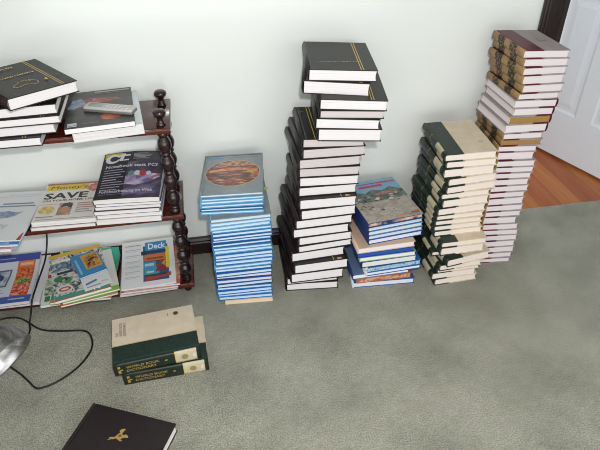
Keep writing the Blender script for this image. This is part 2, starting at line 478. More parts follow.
# ------------------------------------------------------------------ book materials
P_white = paper('white_page_edges', '#d3cdcd', '#e6e2e2')
P_grey = paper('greyish_page_edges', '#bdb2b1', '#cfc6c5')
P_cream = paper('cream_page_edges', '#d8c9be', '#e8dcd2')
P_pink = paper('pale_page_edges', '#cfc4c5', '#e2d9da')
P_gilt = paper('brown_stained_page_edges', '#8a6a3c', '#a9854f')
P_blue = paper('pale_blue_white_page_edges', '#9dbcd6', '#d9e3ec', 900)
P_mag = paper('magazine_page_edges', '#c6c0be', '#e4e0df', 900)
C_black = noisy('black_cloth', [(.3, '#1b1917'), (.7, '#24211f')], (60, 60, 60), .42, .38, 3, .15, 900, bdist=.0006)
C_blackred = noisy('black_and_oxblood_cloth', [(.4, '#17110f'), (.68, '#341312')], (6, 14, 30), .4, .5, 3)
C_oxblood = noisy('oxblood_leather', [(.3, '#140f0e'), (.6, '#2a1110'), (.8, '#4a1715')], (4, 12, 40), .45, .4, 3)
C_gold = mat('gold_foil', '#d2b052', .45, .5, .1)
C_green = noisy('dark_green_leatherette', [(.3, '#17261f'), (.7, '#22362d')], (90, 90, 90), .45, .45, 3, .2, 700, bdist=.0006)
C_greensp = noisy('dark_green_spine', [(.3, '#10190f'), (.7, '#1d2b22')], (40, 40, 40), .45, .45, 3)
C_cream = noisy('cream_cloth', [(.3, '#c9b9a2'), (.7, '#d4c5af')], (30, 30, 30), .6, .3, 4, .15, 900, bdist=.0006)
C_label = noisy('cream_spine_label', [(.3, '#b3a98c'), (.7, '#c6bca2')], (60, 60, 60), .55, .3, 3)
C_wine = noisy('burgundy_leather', [(.3, '#4c1320'), (.7, '#641c2b')], (50, 50, 50), .45, .4, 3)
C_grey = noisy('warm_grey_cloth', [(.3, '#948a8a'), (.7, '#a29898')], (40, 40, 40), .6, .3, 3)
C_tan = noisy('tan_leather_spine', [(.3, '#84653f'), (.7, '#a58558')], (40, 40, 40), .5, .4, 4)
C_tanink = noisy('tan_spine_title_panel', [(.44, '#1e1e14'), (.54, '#3a3020'), (.62, '#80603a')], (120, 120, 120), .5, .4, 1)

def photo(name, stops, sx, sy, rough=.3, dist=1.2):
    return noisy(name, stops, (sx, sy, 1), rough, .45, 4, ndist=dist)

def gold_lines(u0, du=.03, n=2, w=.011):
    return [('r', u0 + k*du, .012, u0 + k*du + w, .988, C_gold) for k in range(n)]
def gold_text(u, v, n, wd, h):
    """a line of small stamped capitals too fine to read"""
    out = []; x = u
    rr = random.Random(n * 7 + int(v * 100))
    for k in range(n):
        w = wd * rr.choice((.5, .8, 1.))
        if rr.random() < .12: x += wd * .8
        out.append(('r', x, v, x + w * .7, v + h, C_gold)); x += wd
    return out

TAB = {'A': [[0.05, 1.629, -3.8, 0.218, 0.0131, -0.7], [0.052, 1.624, -2.8, 0.218, 0.0126, -0.68], [0.05, 1.627, -2.7, 0.218, 0.014, -0.66], [0.049, 1.624, -2.9, 0.218, 0.0131, -0.64], [0.047, 1.621, -3.5, 0.218, 0.0128, -0.63], [0.048, 1.619, -4.1, 0.218, 0.0123, -0.61], [0.074, 1.597, -1.1, 0.213, 0.0174, -0.59], [0.073, 1.599, -0.1, 0.213, 0.017, -0.57], [0.071, 1.601, 0.9, 0.213, 0.017, -0.54], [0.074, 1.601, -1.2, 0.213, 0.0146, -0.52], [0.074, 1.6, -0.9, 0.213, 0.0162, -0.5], [0.075, 1.599, -0.6, 0.213, 0.0151, -0.47], [0.071, 1.604, -1.9, 0.213, 0.0147, -0.45], [0.07, 1.6, -0.7, 0.212, 0.0145, -0.43], [0.071, 1.596, -1.9, 0.212, 0.0152, -0.41], [0.074, 1.603, -0.8, 0.212, 0.0189, -0.39], [0.074, 1.597, -0.9, 0.212, 0.0186, -0.36], [0.074, 1.604, -2.1, 0.212, 0.0187, -0.34], [0.073, 1.604, -1.9, 0.212, 0.0188, -0.31], [0.069, 1.602, -1.0, 0.212, 0.0158, -0.28], [0.068, 1.603, -2.1, 0.211, 0.0166, -0.26], [0.069, 1.599, -1.0, 0.211, 0.0185, -0.24], [0.068, 1.606, -3.3, 0.211, 0.0189, -0.21], [0.068, 1.602, -2.6, 0.211, 0.0189, -0.18], [0.069, 1.603, -1.3, 0.211, 0.0189, -0.16], [0.066, 1.603, -3.6, 0.21, 0.0162, -0.13], [0.066, 1.601, -2.3, 0.21, 0.0189, -0.11], [0.067, 1.609, -2.8, 0.21, 0.0189, -0.08], [0.068, 1.608, -3.9, 0.21, 0.0189, -0.05], [0.079, 1.603, -4.0, 0.184, 0.0189, -0.03]],
'B': [[0.434, 1.657, -7.1, 0.219, 0.0385, 2.8], [0.414, 1.658, -8.0, 0.214, 0.0448, 2.68], [0.461, 1.611, -9, 0.217, 0.0364, 2.54], [0.458, 1.612, -6.7, 0.21, 0.0289, 2.42], [0.445, 1.613, -9, 0.21, 0.037, 2.33], [0.454, 1.614, -7.7, 0.211, 0.0448, 2.22], [0.409, 1.644, -8.3, 0.213, 0.0338, 2.08], [0.411, 1.644, -4.2, 0.219, 0.0384, 1.97], [0.398, 1.645, -4.0, 0.218, 0.0385, 1.85], [0.397, 1.646, -5.1, 0.215, 0.0368, 1.73], [0.397, 1.646, -5.4, 0.213, 0.0386, 1.61], [0.393, 1.647, -3.4, 0.211, 0.0386, 1.49], [0.391, 1.627, -3.3, 0.209, 0.0428, 1.37], [0.394, 1.627, -0.6, 0.206, 0.0422, 1.23], [0.379, 1.628, -0.5, 0.215, 0.0388, 1.1], [0.368, 1.628, -1.0, 0.213, 0.0404, 0.98], [0.385, 1.629, -0.3, 0.206, 0.0375, 0.85], [0.385, 1.629, 1.2, 0.21, 0.0314, 0.73], [0.358, 1.629, 0.2, 0.208, 0.0428, 0.64], [0.367, 1.607, 1.6, 0.211, 0.0448, 0.5], [0.351, 1.607, 0.5, 0.207, 0.0448, 0.36], [0.336, 1.631, -2.1, 0.203, 0.0322, 0.22], [0.336, 1.632, -5.7, 0.207, 0.0376, 0.12]],
'C': [[0.644, 1.614, 8.3, 0.224, 0.0192, 0.0], [0.645, 1.614, 8.0, 0.223, 0.0195, 0.0], [0.647, 1.614, 7.8, 0.223, 0.0197, 0.0], [0.649, 1.614, 7.5, 0.223, 0.0199, 0.0], [0.65, 1.614, 7.3, 0.222, 0.0226, 0.0], [0.609, 1.59, 3.2, 0.229, 0.0255, 0.0], [0.609, 1.59, 2.5, 0.225, 0.0224, 0.0], [0.618, 1.59, 1.8, 0.226, 0.0221, 0.0], [0.626, 1.59, 2.7, 0.222, 0.0293, 0.0], [0.647, 1.59, 4.4, 0.227, 0.0247, 0.0], [0.647, 1.59, 3.8, 0.228, 0.0185, 0.0], [0.602, 1.602, 2.0, 0.233, 0.0233, 0.0], [0.617, 1.602, 0.9, 0.225, 0.0259, 0.0], [0.616, 1.602, -2.1, 0.253, 0.0265, 0.0]],
'D': [[0.888, 1.584, -1.0, 0.186, 0.0284, -1.2], [0.895, 1.583, -1.4, 0.183, 0.0282, -1.14], [0.892, 1.583, 0.7, 0.188, 0.0371, -1.08], [0.91, 1.581, 4.2, 0.184, 0.0322, -1.01], [0.911, 1.58, 2.9, 0.192, 0.0315, -0.94], [0.894, 1.58, -0.8, 0.185, 0.0251, -0.88], [0.899, 1.579, 0.7, 0.179, 0.0367, -0.83], [0.89, 1.579, 1.1, 0.188, 0.0329, -0.75], [0.888, 1.579, -0.7, 0.184, 0.0232, -0.69], [0.885, 1.578, -1.6, 0.182, 0.0235, -0.64], [0.885, 1.578, -1.1, 0.185, 0.0243, -0.59], [0.891, 1.578, -0.9, 0.19, 0.0263, -0.54], [0.903, 1.538, -0.5, 0.179, 0.0256, -0.49], [0.901, 1.538, -0.2, 0.174, 0.0371, -0.43], [0.887, 1.566, -0.7, 0.186, 0.0215, -0.36], [0.94, 1.545, 8.1, 0.186, 0.0362, -0.31], [0.915, 1.551, 2.4, 0.176, 0.0297, -0.24], [0.914, 1.56, 1.0, 0.176, 0.0215, -0.18], [0.9, 1.563, 0.5, 0.184, 0.0336, -0.14], [0.915, 1.566, 2.4, 0.181, 0.0331, -0.07]],
'E': [[1.126, 1.656, 0.1, 0.167, 0.0276, 3.2], [1.133, 1.656, 0.5, 0.164, 0.0293, 3.1], [1.136, 1.656, 1.7, 0.168, 0.0286, 3.0], [1.139, 1.657, 0.9, 0.159, 0.0331, 2.9], [1.146, 1.657, -0.1, 0.157, 0.0309, 2.78], [1.138, 1.657, -0.1, 0.159, 0.0249, 2.67], [1.133, 1.657, 0.2, 0.165, 0.0303, 2.58], [1.132, 1.657, 0.0, 0.155, 0.03, 2.48], [1.126, 1.657, 0.9, 0.164, 0.0312, 2.37], [1.119, 1.657, 0.9, 0.167, 0.0342, 2.26], [1.116, 1.657, -0.8, 0.154, 0.0261, 2.14], [1.117, 1.657, -3.3, 0.155, 0.0254, 2.05], [1.107, 1.657, -3.8, 0.151, 0.0257, 1.96], [1.107, 1.658, -3.9, 0.143, 0.0342, 1.87], [1.113, 1.653, -3.6, 0.152, 0.0281, 1.75], [1.114, 1.654, -4.0, 0.153, 0.026, 1.65], [1.112, 1.654, -4.1, 0.15, 0.0264, 1.56], [1.11, 1.654, -3.2, 0.148, 0.0301, 1.46], [1.113, 1.654, -2.6, 0.155, 0.0287, 1.36], [1.109, 1.654, -2.0, 0.147, 0.0265, 1.26], [1.111, 1.654, -1.5, 0.149, 0.0342, 1.16], [1.112, 1.654, -2.8, 0.154, 0.0295, 1.04], [1.112, 1.654, -3.6, 0.149, 0.0276, 0.94], [1.105, 1.654, -5.4, 0.138, 0.0342, 0.84], [1.114, 1.653, -5.1, 0.148, 0.0305, 0.72], [1.12, 1.653, -6.1, 0.149, 0.0274, 0.61], [1.124, 1.653, -4.9, 0.148, 0.0295, 0.51], [1.121, 1.653, -3.8, 0.149, 0.0321, 0.41], [1.124, 1.654, -4.1, 0.151, 0.0317, 0.3], [1.121, 1.654, -4.2, 0.15, 0.0282, 0.18], [1.118, 1.654, -5.6, 0.15, 0.0241, 0.09]]}

# ---- tall black stack
n = len(TAB['B']); z = sum(b[4] for b in TAB['B'])
for i, (x, y, a, W, t, tilt) in enumerate(TAB['B']):
    z -= t
    if 6 <= i < 19: a += 5 if i < 9 else 3.2
    if i == 1: a -= 4
    grey = i in (3, 6, 7, 8, 9)
    its = []
    if i in (0, 2): its = gold_lines(.752, .036, 2, .012) + (gold_text(.14, .26, 26, .023, .011) if i == 0 else [])
    elif i == 6: its = gold_lines(.19, .05, 2, .012) + gold_text(.05, .82, 3, .03, .015) + gold_text(.3, .82, 3, .03, .015)
    elif i in (12, 19): its = [('r', .8, .015, .845, .05, C_gold), ('r', .855, .015, .875, .05, C_gold)] + gold_lines(.72, .03, 1)
    elif i in (1, 21): its = [('r', .83, .015, .88, .03, C_gold)]
    elif i > 6: its = gold_lines(.74, .042)
    sp = [(.12, C_oxblood), (.3, C_blackred), (.5, C_oxblood), (1., C_blackred)] if i > 8 else [(1., C_black)]
    o, _ = hardcover('hardcover_book', x, y, z, a, W, .262 if i > 5 else .27, t - .0006, C_black, P_grey if grey else P_white, spine_segs=sp, tilt=tilt, r=.006, items=its)
    look = {0: 'black hardcover with double gold line', 2: 'black hardcover with gold lines jutting forward', 6: 'black gold-lined hardcover twisted out leftwards'}.get(i, 'black hardcover')
    if i == n - 1: lab = 'lowest black hardcover of the tall black stack, resting on carpet'
    elif i == 0: lab = look + ', topmost on the tall black stack'
    else: lab = look + ', %s from the top of the tall black stack' % ORD[i]
    tag(o, lab, 'book', 'black hardcovers in the tall stack')

# ---- thin blue books
BL = ['#2867a4', '#3579b4', '#5390ba', '#1a5896', '#4180ac', '#649cc0', '#255a8c']
C_photo1 = photo('cover_photo_sunset', [(.3, '#201512'), (.45, '#4c2418'), (.55, '#8c3a22'), (.66, '#b98a5a')], 22, 60)
C_greyblue = noisy('grey_blue_cover', [(.3, '#717b80'), (.7, '#7d878b')], (30, 30, 30), .3, .5, 3)
rb = random.Random(5)
n = len(TAB['A']); z = sum(b[4] for b in TAB['A'])
for i, (x, y, a, W, t, tilt) in enumerate(TAB['A']):
    z -= t
    if i < 6: a -= 3; tilt -= .16 * (6 - i)
    col = rb.choice(BL)
    if i in (22, 24): col = '#26406b'
    if i == 26: col = '#1263b0'
    board = ink(col, .35)
    if i in (0, 6): board = C_greyblue
    its = None
    if i == 0:
        its = [('r', .04, .955, .97, .975, '#444d52'), ('r', .07, .885, .33, .915, '#5d87b0'), ('r', .4, .895, .9, .905, '#6a747a'),
               ('e', .5, .5, .46, .335, '#b9a488'), ('e', .5, .5, .445, .322, C_photo1),
               ('p', [(.12, .52), (.3, .55), (.6, .56), (.9, .52), (.93, .58), (.6, .63), (.35, .62), (.1, .58)], photo('cover_photo_glow', [(.35, '#a8452a'), (.5, '#c4703c'), (.62, '#c9a25e')], 30, 30)),
               ('p', [(.15, .62), (.4, .68), (.75, .66), (.86, .68), (.72, .77), (.5, .81), (.28, .77)], photo('cover_photo_hills', [(.35, '#5a3a26'), (.5, '#a4653c'), (.65, '#b8a07a')], 50, 90)),
               ('p', [(.6, .5), (.84, .55), (.9, .56), (.92, .52), (.78, .49)], '#b59a3c'),
               ('e', .3, .33, .07, .02, '#a8968e')]
    if i == n - 1:
        o = magazine('writing_pad', x, y, z, a, W, .27, t, mat('cream_card', '#d8c3a4', .8, .2), mat('buff_pages', '#dcc7aa', .8, .2))
        tag(o, 'thick cream pad lying on the carpet beneath the blue stack', 'pad'); continue
    pg = P_blue if i not in (22, 23) else paper('lilac_page_edges', '#c3bfd6', '#dcd6e2', 900)
    o, co = hardcover('slim_book', x, y, z, a, W, .277, t - .0004, board, pg, spine=ink(col, .35) if i not in (0, 6) else C_greyblue, tilt=tilt, b=.003, r=.002, items=its, ov=.0022)
    if i == 0: lab = 'slim grey-blue hardcover with oval landscape picture, topmost of the blue stack'
    elif i < 6: lab = 'slim blue hardcover, %s from the top of the blue stack, shifted leftwards' % ORD[i]
    elif i == 6: lab = 'slim grey-topped blue hardcover, seventh from the top of the blue stack'
    elif i == n - 2: lab = 'slim blue hardcover lying directly on the cream pad'
    else: lab = 'slim blue hardcover, %s from the top of the blue stack' % ORD[i]
    tag(o, lab, 'book', 'slim blue hardcovers')
    if i == 6:
        tb = MB(); tb.box((.06, .02, t), (.112, .035, t + .0005), ink('#b8c832')); tb.v = [(X, Y, Z) for X, Y, Z in tb.v]
        mk = tb.build('page_marker', o); tag(mk, 'yellow-green paper marker')

# ---- picture books
rc = random.Random(9)
C_track = photo('cover_photo_ground', [(.3, '#8f857b'), (.5, '#a89d92'), (.62, '#b8afa6'), (.75, '#6e675f')], 26, 40)
C_trees = photo('cover_photo_trees', [(.35, '#3c4a44'), (.5, '#5d6b64'), (.66, '#7f8a86')], 30, 30)
C_sky = photo('cover_photo_sky', [(.3, '#6fa3c0'), (.6, '#7fb0ca'), (.8, '#a5bcc6')], 8, 16)
CC = [('#1c3f86', '#9fb6d4'), ('#2b5c94', '#9fb4c8'), ('#4f8aae', '#c9c2b8'), ('#2a5690', '#a8bcd2'), ('#1a3f94', '#c9cdd8'),
      ('#c9ad93', '#e3d3c8'), ('#1b43a0', '#dcdfe8'), ('#7f9a6a', '#dfe0d4'), ('#1d3a78', '#cfd4c0'), ('#2f66a8', '#dfe4ea'), ('#1f4fa0', '#d9e0ea'), ('#5f7490', '#e6e6ea'), ('#b0603a', '#d8b9a4'), ('#25599f', '#c8d3de')]
n = len(TAB['C']); z = sum(b[4] for b in TAB['C'])
CN = ['', 'slim dark blue', 'slim mid-blue', 'slim pale blue', 'slim blue', 'tan-covered', 'broad royal blue', 'green-edged', 'navy blue', 'light blue spotted', 'slim blue', 'blue-edged', 'orange-and-pink', 'steel blue']
for i, (x, y, a, W, t, tilt) in enumerate(TAB['C']):
    z -= t
    a = a - 1.5; x += .006
    c, p = CC[i]; board = ink(c, .3); its = None
    if i == 0:
        its = [('r', 0, 0, 1, .5, C_track), ('r', 0, .47, 1, .68, C_trees), ('r', 0, .64, 1, 1, C_sky),
               ('p', [(0, .6), (.15, .74), (.3, .68), (.45, .76), (.62, .7), (.8, .77), (1, .66), (1, .6)], C_trees),
               ('p', [(.4, .6), (.62, .68), (.85, .66), (.9, .6)], photo('cover_photo_roof', [(.4, '#8a6250'), (.6, '#a98a74')], 60, 60)),
               ('r', .24, .81, .7, .865, '#b8496e'), ('r', .24, .9, .86, .925, '#a8526c'), ('r', .62, .885, .98, .915, '#c24a62'),
               ('r', .82, .06, .97, .09, '#b8503c'), ('r', .55, .055, .78, .07, '#b98a4c')]
        for k in range(34):
            u, v = rc.uniform(.03, .55), rc.uniform(.18, .58); s = rc.uniform(.01, .03)
            its.append(('e', u, v, s, s*.6, rc.choice(['#2f2c2a', '#b9b4ac', '#8a7f76', '#c4bcb2', '#6a625a'])))
        for k in range(12):
            u, v = rc.uniform(.4, .95), rc.uniform(.4, .6); s = rc.uniform(.02, .05)
            its.append(('e', u, v, s, s*.5, rc.choice(['#b7b0a6', '#9a5a44', '#c9c3ba', '#75706a'])))
    sp = [(1., ink(c if i in (5, 7, 12) else '#1a2c58', .3))]
    if i in (9, 10, 13): sp = [(.2, ink('#c8d0d4')), (.55, ink(c, .3)), (.8, ink('#9fb6c8')), (1., ink(c, .3))]
    # several lie with their printed spine or edges towards the front
    front = None
    if i in (6,): front = ink('#2a50a6')
    if i in (9,): front = noisy('spotted_blue_edge', [(.35, '#4f86b6'), (.5, '#b9d0dc'), (.62, '#5f9a86'), (.7, '#c9d6d8')], (60, 1, 90), .4, .4, 2)
    if i in (12,): front = noisy('orange_print_edge', [(.35, '#6d4a5a'), (.5, '#c78a5a'), (.65, '#d9b090'), (.75, '#3c4a6a')], (40, 1, 60), .4, .4, 2)
    if i in (0,): front = noisy('mixed_print_edge', [(.4, '#20345f'), (.55, '#c79a74'), (.7, '#d8b8a0')], (30, 1, 30), .4, .4, 2)
    L = .282 if i < 11 else .27
    o, _ = hardcover('picture_book', x, y, z, a, W, L, t - .0005, board, paper('page_edges_' + p[1:], p, '#e0dee2', 900), spine_segs=sp, tilt=tilt, b=.0026, r=.002, items=its, front=front, ov=.0022)
    if i == 0: lab = 'picture book with crowd and sky photograph, topmost beside the tall black stack'
    elif i == n - 1: lab = 'steel blue picture book lying on carpet beneath the colourful picture books'
    else: lab = '%s picture book, %s from the top of the colourful picture books' % (CN[i], ORD[i])
    tag(o, lab, 'book', 'colourful picture books')

# ---- cream and green volumes
n = len(TAB['D']); z = sum(b[4] for b in TAB['D'])
rd = random.Random(3)
for i, (x, y, a, W, t, tilt) in enumerate(TAB['D']):
    z -= t
    if i < 4: a -= 2.5
    its = [('e', .82, .3, .045, .022, '#a58e5c'), ('e', .82, .3, .026, .012, '#c7b88e')] + [('r', .352, .005, .358, .995, C_gold)]
    sp = [(.07, C_greensp), (.12, C_greensp), (.38, C_label), (.4, C_greensp), (.62, C_greensp), (.628, C_gold), (.66, C_greensp), (.86, C_greensp), (1., C_greensp)]
    o, _ = hardcover('encyclopedia_volume', x, y, z, a, W, .254, t - .0006, C_cream, P_cream, spine_segs=sp, qfrac=.35, qmat=C_green, tilt=tilt, r=.006, b=.0026, items=its)
    if i == 0: lab = 'cream and dark green encyclopedia volume, topmost with full cover showing'
    elif i == n - 1: lab = 'lowest cream and green encyclopedia volume of its stack, on the carpet'
    elif i in (12, 15): lab = 'cream and green volume jutting out, %s from the top of its cream-green stack' % ORD[i]
    else: lab = 'cream and green volume, %s from the top of the cream-green stack' % ORD[i]
    tag(o, lab, 'book', 'cream and green encyclopedia volumes')

# ---- burgundy and grey volumes
n = len(TAB['E']); z = sum(b[4] for b in TAB['E'])
for i, (x, y, a, W, t, tilt) in enumerate(TAB['E']):
    z -= t
    flip = i in (6, 7, 8, 9)
    if 2 <= i <= 5: a += 2.5
    gilt = i in (8, 11)
    its = None
    if i == 0: its = [('e', .72, .5, .1, .07, '#8d7f72'), ('e', .72, .5, .07, .048, '#a3968b'), ('r', .66, .43, .78, .45, '#857563')]
    sp = [(.05, C_tan), (.22, C_tan), (.42, C_tanink), (.6, C_tan), (.8, C_tanink), (1., C_tan)]
    if flip: sp = [(1., C_wine)]
    o, _ = hardcover('encyclopedia_volume', x, y, z, a, W, .222, t - .0006, C_grey, P_pink, spine_segs=sp, qfrac=.42 if not flip else .4, qmat=C_wine, tilt=tilt, r=.003, b=.0026, items=its, flip=flip, front=P_gilt if gilt else None)
    if i == 0: lab = 'burgundy and grey encyclopedia volume with tan spine, topmost near the door'
    elif i == n - 1: lab = 'lowest burgundy and grey volume of the stack nearest the door, on carpet'
    elif gilt: lab = 'burgundy and grey volume with brown-stained page edge, %s from top near the door' % ORD[i]
    elif flip: lab = 'burgundy and grey volume with spine turned doorwards, %s from top of its stack' % ORD[i]
    else: lab = 'burgundy and grey volume, %s from the top of the stack near the door' % ORD[i]
    tag(o, lab, 'book', 'burgundy and grey encyclopedia volumes')

# ------------------------------------------------------------------ dictionary pair
def dict_items():
    g = '#3a2f1c'
    return [('r', .375, .004, .381, .996, C_gold),
            ('t', 'THE', .70, .93, .022, g, None, 90), ]
C_gtext = mat('gold_lettering', '#a98c4a', .45, .5, .2)
def dictionary(x, y, z, yaw, W, L, t, cover_text):
    """spine towards the viewer, head of the book to the left"""
    root = empty('dictionary_volume', (x, y, z), (0, 0, R(yaw + 90)))
    cv = MB()
    segs = [(.045, C_greensp), (.29, C_label), (.30, C_gold), (.9, C_greensp), (.93, C_greensp), (1., C_greensp)]
    cover_shell(cv, W, L, t, .0028, .002, C_cream, segs, .38, C_green)
    its = [('r', .383, .004, .389, .996, C_gtext), ('r', .06, .004, .068, .996, mat('green_ridge', '#2f4a52', .35, .5))]
    if cover_text:
        # letters run across the narrow width of the cover: up = towards the head
        for s, u, v, w in (('THE', .58, .925, .09), ('WORLD BOOK', .58, .88, .31), ('DICTIONARY', .58, .835, .29)):
            its.append(('t', s, u, v, .034, '#4a3c26', w))
        its += [('e', .87, .22, .045, .035, '#7a6648'), ('e', .87, .22, .028, .022, '#4b3c28'), ('r', .84, .315, .9, .325, '#8f8066'), ('r', .86, .335, .89, .34, '#8f8066')]
    art(cv, W, L, lambda u, v: t, its)
    # spine lettering: reads from head (y = L) to tail, upright towards the cover
    def spine_text(s, y0, zc, h, w, m):
        vs, fs = glyphs(s, 0., .012)
        x0 = min(p[0] for p in vs); x1 = max(p[0] for p in vs); sx = w / (x1 - x0)
        cv.add([(-.0026, y0 - (p[0] - x0) * sx, zc + p[1] * h / .7) for p in vs], fs, m)
    spine_text('WORLD BOOK', L * .86, t * .54, t * .2, L * .38, C_gtext)
    spine_text('DICTIONARY', L * .86, t * .24, t * .2, L * .34, C_gtext)
    for yy, zz, hh in ((.955, .62, .2), (.955, .2, .3), (.93, .42, .12), (.42, .5, .1)):
        cv.add([(-.0026, L*yy, t*zz), (-.0026, L*(yy-.03), t*zz), (-.0026, L*(yy-.03), t*(zz+hh)), (-.0026, L*yy, t*(zz+hh))], [(0, 1, 2, 3)], C_gtext)
    n = 18; cy, cz, rr = L * .185, t * .5, t * .22
    cv.add([(-.0027, cy, cz)] + [(-.0027, cy + rr*math.cos(2*math.pi*k/n), cz + rr*math.sin(2*math.pi*k/n)) for k in range(n)], [(0, 1+k, 1+(k+1) % n) for k in range(n)], mat('label_emblem', '#8f7d50', .5, .4))
    cv.add([(-.0027, L*.09, t*.35), (-.0027, L*.06, t*.35), (-.0027, L*.06, t*.7), (-.0027, L*.09, t*.7)], [(0, 1, 2, 3)], mat('label_white', '#cfc7b2', .5, .4))
    pg = MB(); pages_block(pg, W, L, t, .0028, P_cream)
    for q in (cv, pg): q.v = [(X - W/2, Y - L/2, Z) for X, Y, Z in q.v]
    cv.build('cover', root); pg.build('pages', root)
    return root
o = dictionary(-.236, 1.400, 0, 2.5, .212, .281, .052, False)
tag(o, 'dark green spined dictionary lying on carpet under a matching volume', 'book', 'dictionary volumes on the carpet')
o = dictionary(-.262, 1.404, .0525, 5.5, .212, .281, .052, True)
tag(o, 'cream and green dictionary on top of its twin, title on cover', 'book', 'dictionary volumes on the carpet')

# ------------------------------------------------------------------ black book with the emblem, in front
C_blackf = noisy('black_leatherette', [(.3, '#181011'), (.7, '#221718')], (80, 80, 80), .35, .5, 3, .15, 900, bdist=.0005)
E_ = '#a88a52'
u0, v0 = .49, .725
eagle = [[(0, .035), (.018, .028), (.03, .012), (.06, .03), (.085, .02), (.1, .0), (.07, -.005), (.05, -.012), (.03, -.03), (.012, -.042), (-.012, -.042), (-.03, -.03), (-.035, -.01), (-.02, .02)],
         [(-.02, -.01), (-.05, -.028), (-.08, -.034), (-.1, -.05), (-.07, -.058), (-.045, -.052), (-.02, -.035)],
         [(-.01, .03), (-.03, .052), (-.012, .075), (.012, .085), (.03, .075), (.018, .06), (.02, .045), (.012, .03)],
         [(-.08, -.055), (-.1, -.075), (-.07, -.07)], [(.0, -.04), (.03, -.055), (.06, -.05), (.035, -.035)]]
its = [('p', [(u0 + a, v0 + b) for a, b in q], E_) for q in eagle]
its += [('e', u0 + .005, v0 + .0, .018, .016, '#6f5a34')]
W_, L_ = .287, .30
fl = (-.457, 1.205); a_ = -25.8
# back-left corner given; front middle = corner + W/2 along - L back
cx, sx_ = math.cos(R(a_)), math.sin(R(a_))
fx = fl[0] + cx * W_/2 + sx_ * L_; fy = fl[1] + sx_ * W_/2 - cx * L_
o, _ = hardcover('hardcover_book', fx, fy, 0, a_, W_, L_, .036, C_blackf, P_white, items=its, r=.006)
tag(o, 'large black hardcover with gold bird emblem, lying alone on the carpet', 'book')

# ------------------------------------------------------------------ things on the top shelf
tb_ = [(.030, -.508, 1.652, 0), (.036, -.462, 1.668, 1.0), (.027, -.438, 1.655, 1.5), (.033, -.442, 1.662, 3.)]
names = ['lowest black hardcover on the top shelf, resting on the board', 'black hardcover on the top shelf, third below the gold-stamped atlas-like volume',
         'black hardcover on the top shelf, second below the gold-stamped book', 'black hardcover directly under the gold-stamped book on the top shelf']
names[1] = 'black hardcover on the top shelf, third below the gold-stamped book'
z = TS
for k, (t, xr, y, a) in enumerate(tb_):
    W = .207
    o, _ = hardcover('hardcover_book', xr - W/2, y, z, a, W, .235, t - .0006, C_black, P_white, spine=C_blackred, r=.005, items=gold_lines(.735, .042))
    tag(o, names[k], 'book', 'black hardcovers on the top shelf'); z += t
aus = [(.35, .36), (.41, .44), (.47, .46), (.52, .52), (.57, .5), (.6, .54), (.66, .53), (.64, .47), (.7, .45), (.71, .54), (.75, .47), (.8, .4), (.78, .31), (.72, .27), (.66, .29), (.6, .34), (.53, .34), (.44, .3), (.37, .31)]
def outline(pts, w, c):
    out = []
    for p, q in zip(pts, pts[1:] + pts[:1]):
        d = Vector((q[0]-p[0], q[1]-p[1])); nrm = Vector((-d.y, d.x)).normalized() * w
        out.append(('p', [(p[0]-nrm.x, p[1]-nrm.y), (q[0]-nrm.x, q[1]-nrm.y), (q[0]+nrm.x, q[1]+nrm.y), (p[0]+nrm.x, p[1]+nrm.y)], c))
    return out
aus = [(.24 + (u - .35) * .8, .2 + (v - .27) * .72) for u, v in aus]
its = gold_lines(.78, .034) + outline(aus, .0035, C_gold) + gold_text(.12, .56, 16, .036, .03) + gold_text(.06, .84, 13, .04, .035) + [('e', .70, .24, .022, .018, C_gold), ('p', [(.69, .25), (.72, .3), (.725, .24)], C_gold), ('e', .9, .3, .02, .012, '#6b5a34')]
o, _ = hardcover('hardcover_book', -.461, 1.650, z + .016, 36, .21, .275, .036, C_black, P_white, spine=C_oxblood, r=.006, items=its, tilt=1.5)
tag(o, 'black hardcover with gold map outline, turned askew atop the shelf stack', 'book', 'black hardcovers on the top shelf')

G_dark = photo('magazine_dark_print', [(.35, '#3c3b3b'), (.6, '#4a4948'), (.8, '#5a5654')], 12, 14)
G_fire = photo('magazine_swirl_print', [(.35, '#5b3c36'), (.5, '#a8543e'), (.62, '#7d8aa8'), (.75, '#b9b0a8')], 26, 26)
o = magazine('magazine', -.308, 1.662, TS, 7, .213, .278, .034, ink('#c9ced2'), P_mag, items=[('r', .88, .05, .99, .95, '#d3d9de')])
tag(o, 'thick pale magazine on the top shelf, under the dark-covered magazine', 'magazine', 'magazines on the top shelf')
its = [('r', 0, 0, 1, 1, G_dark), ('p', [(.0, .55), (.1, .7), (.35, .78), (.75, .74), (.9, .6), (.8, .66), (.45, .62), (.2, .52)], G_fire), ('p', [(.02, .52), (.08, .75), (.22, .8), (.28, .66), (.12, .5)], photo('magazine_blue_print', [(.4, '#5a7390'), (.6, '#8fa3b8'), (.7, '#a8685a')], 30, 30)),
       ('e', .66, .22, .15, .1, photo('magazine_orange_print', [(.35, '#7a4434'), (.5, '#b0654a'), (.7, '#c58a6a')], 20, 20)), ('e', .78, .3, .12, .08, photo('magazine_orange_print', [], 1, 1)),
       ('r', .04, .04, .17, .13, '#cfd2d6'), ('r', .05, .06, .16, .075, '#5a6a90'), ('r', .42, .93, .97, .96, '#b6b2ae'), ('r', .36, .885, .8, .9, '#8a8682'), ('r', .24, .08, .48, .1, '#7a7674')]
o = magazine('magazine', -.328, 1.651, TS + .0345, 6, .208, .285, .017, ink('#4a4948'), paper('white_leaves', '#d8d4d2', '#eae7e6', 900), items=its)
tag(o, 'dark grey magazine with orange swirls under the remote, on the top shelf', 'magazine', 'magazines on the top shelf')
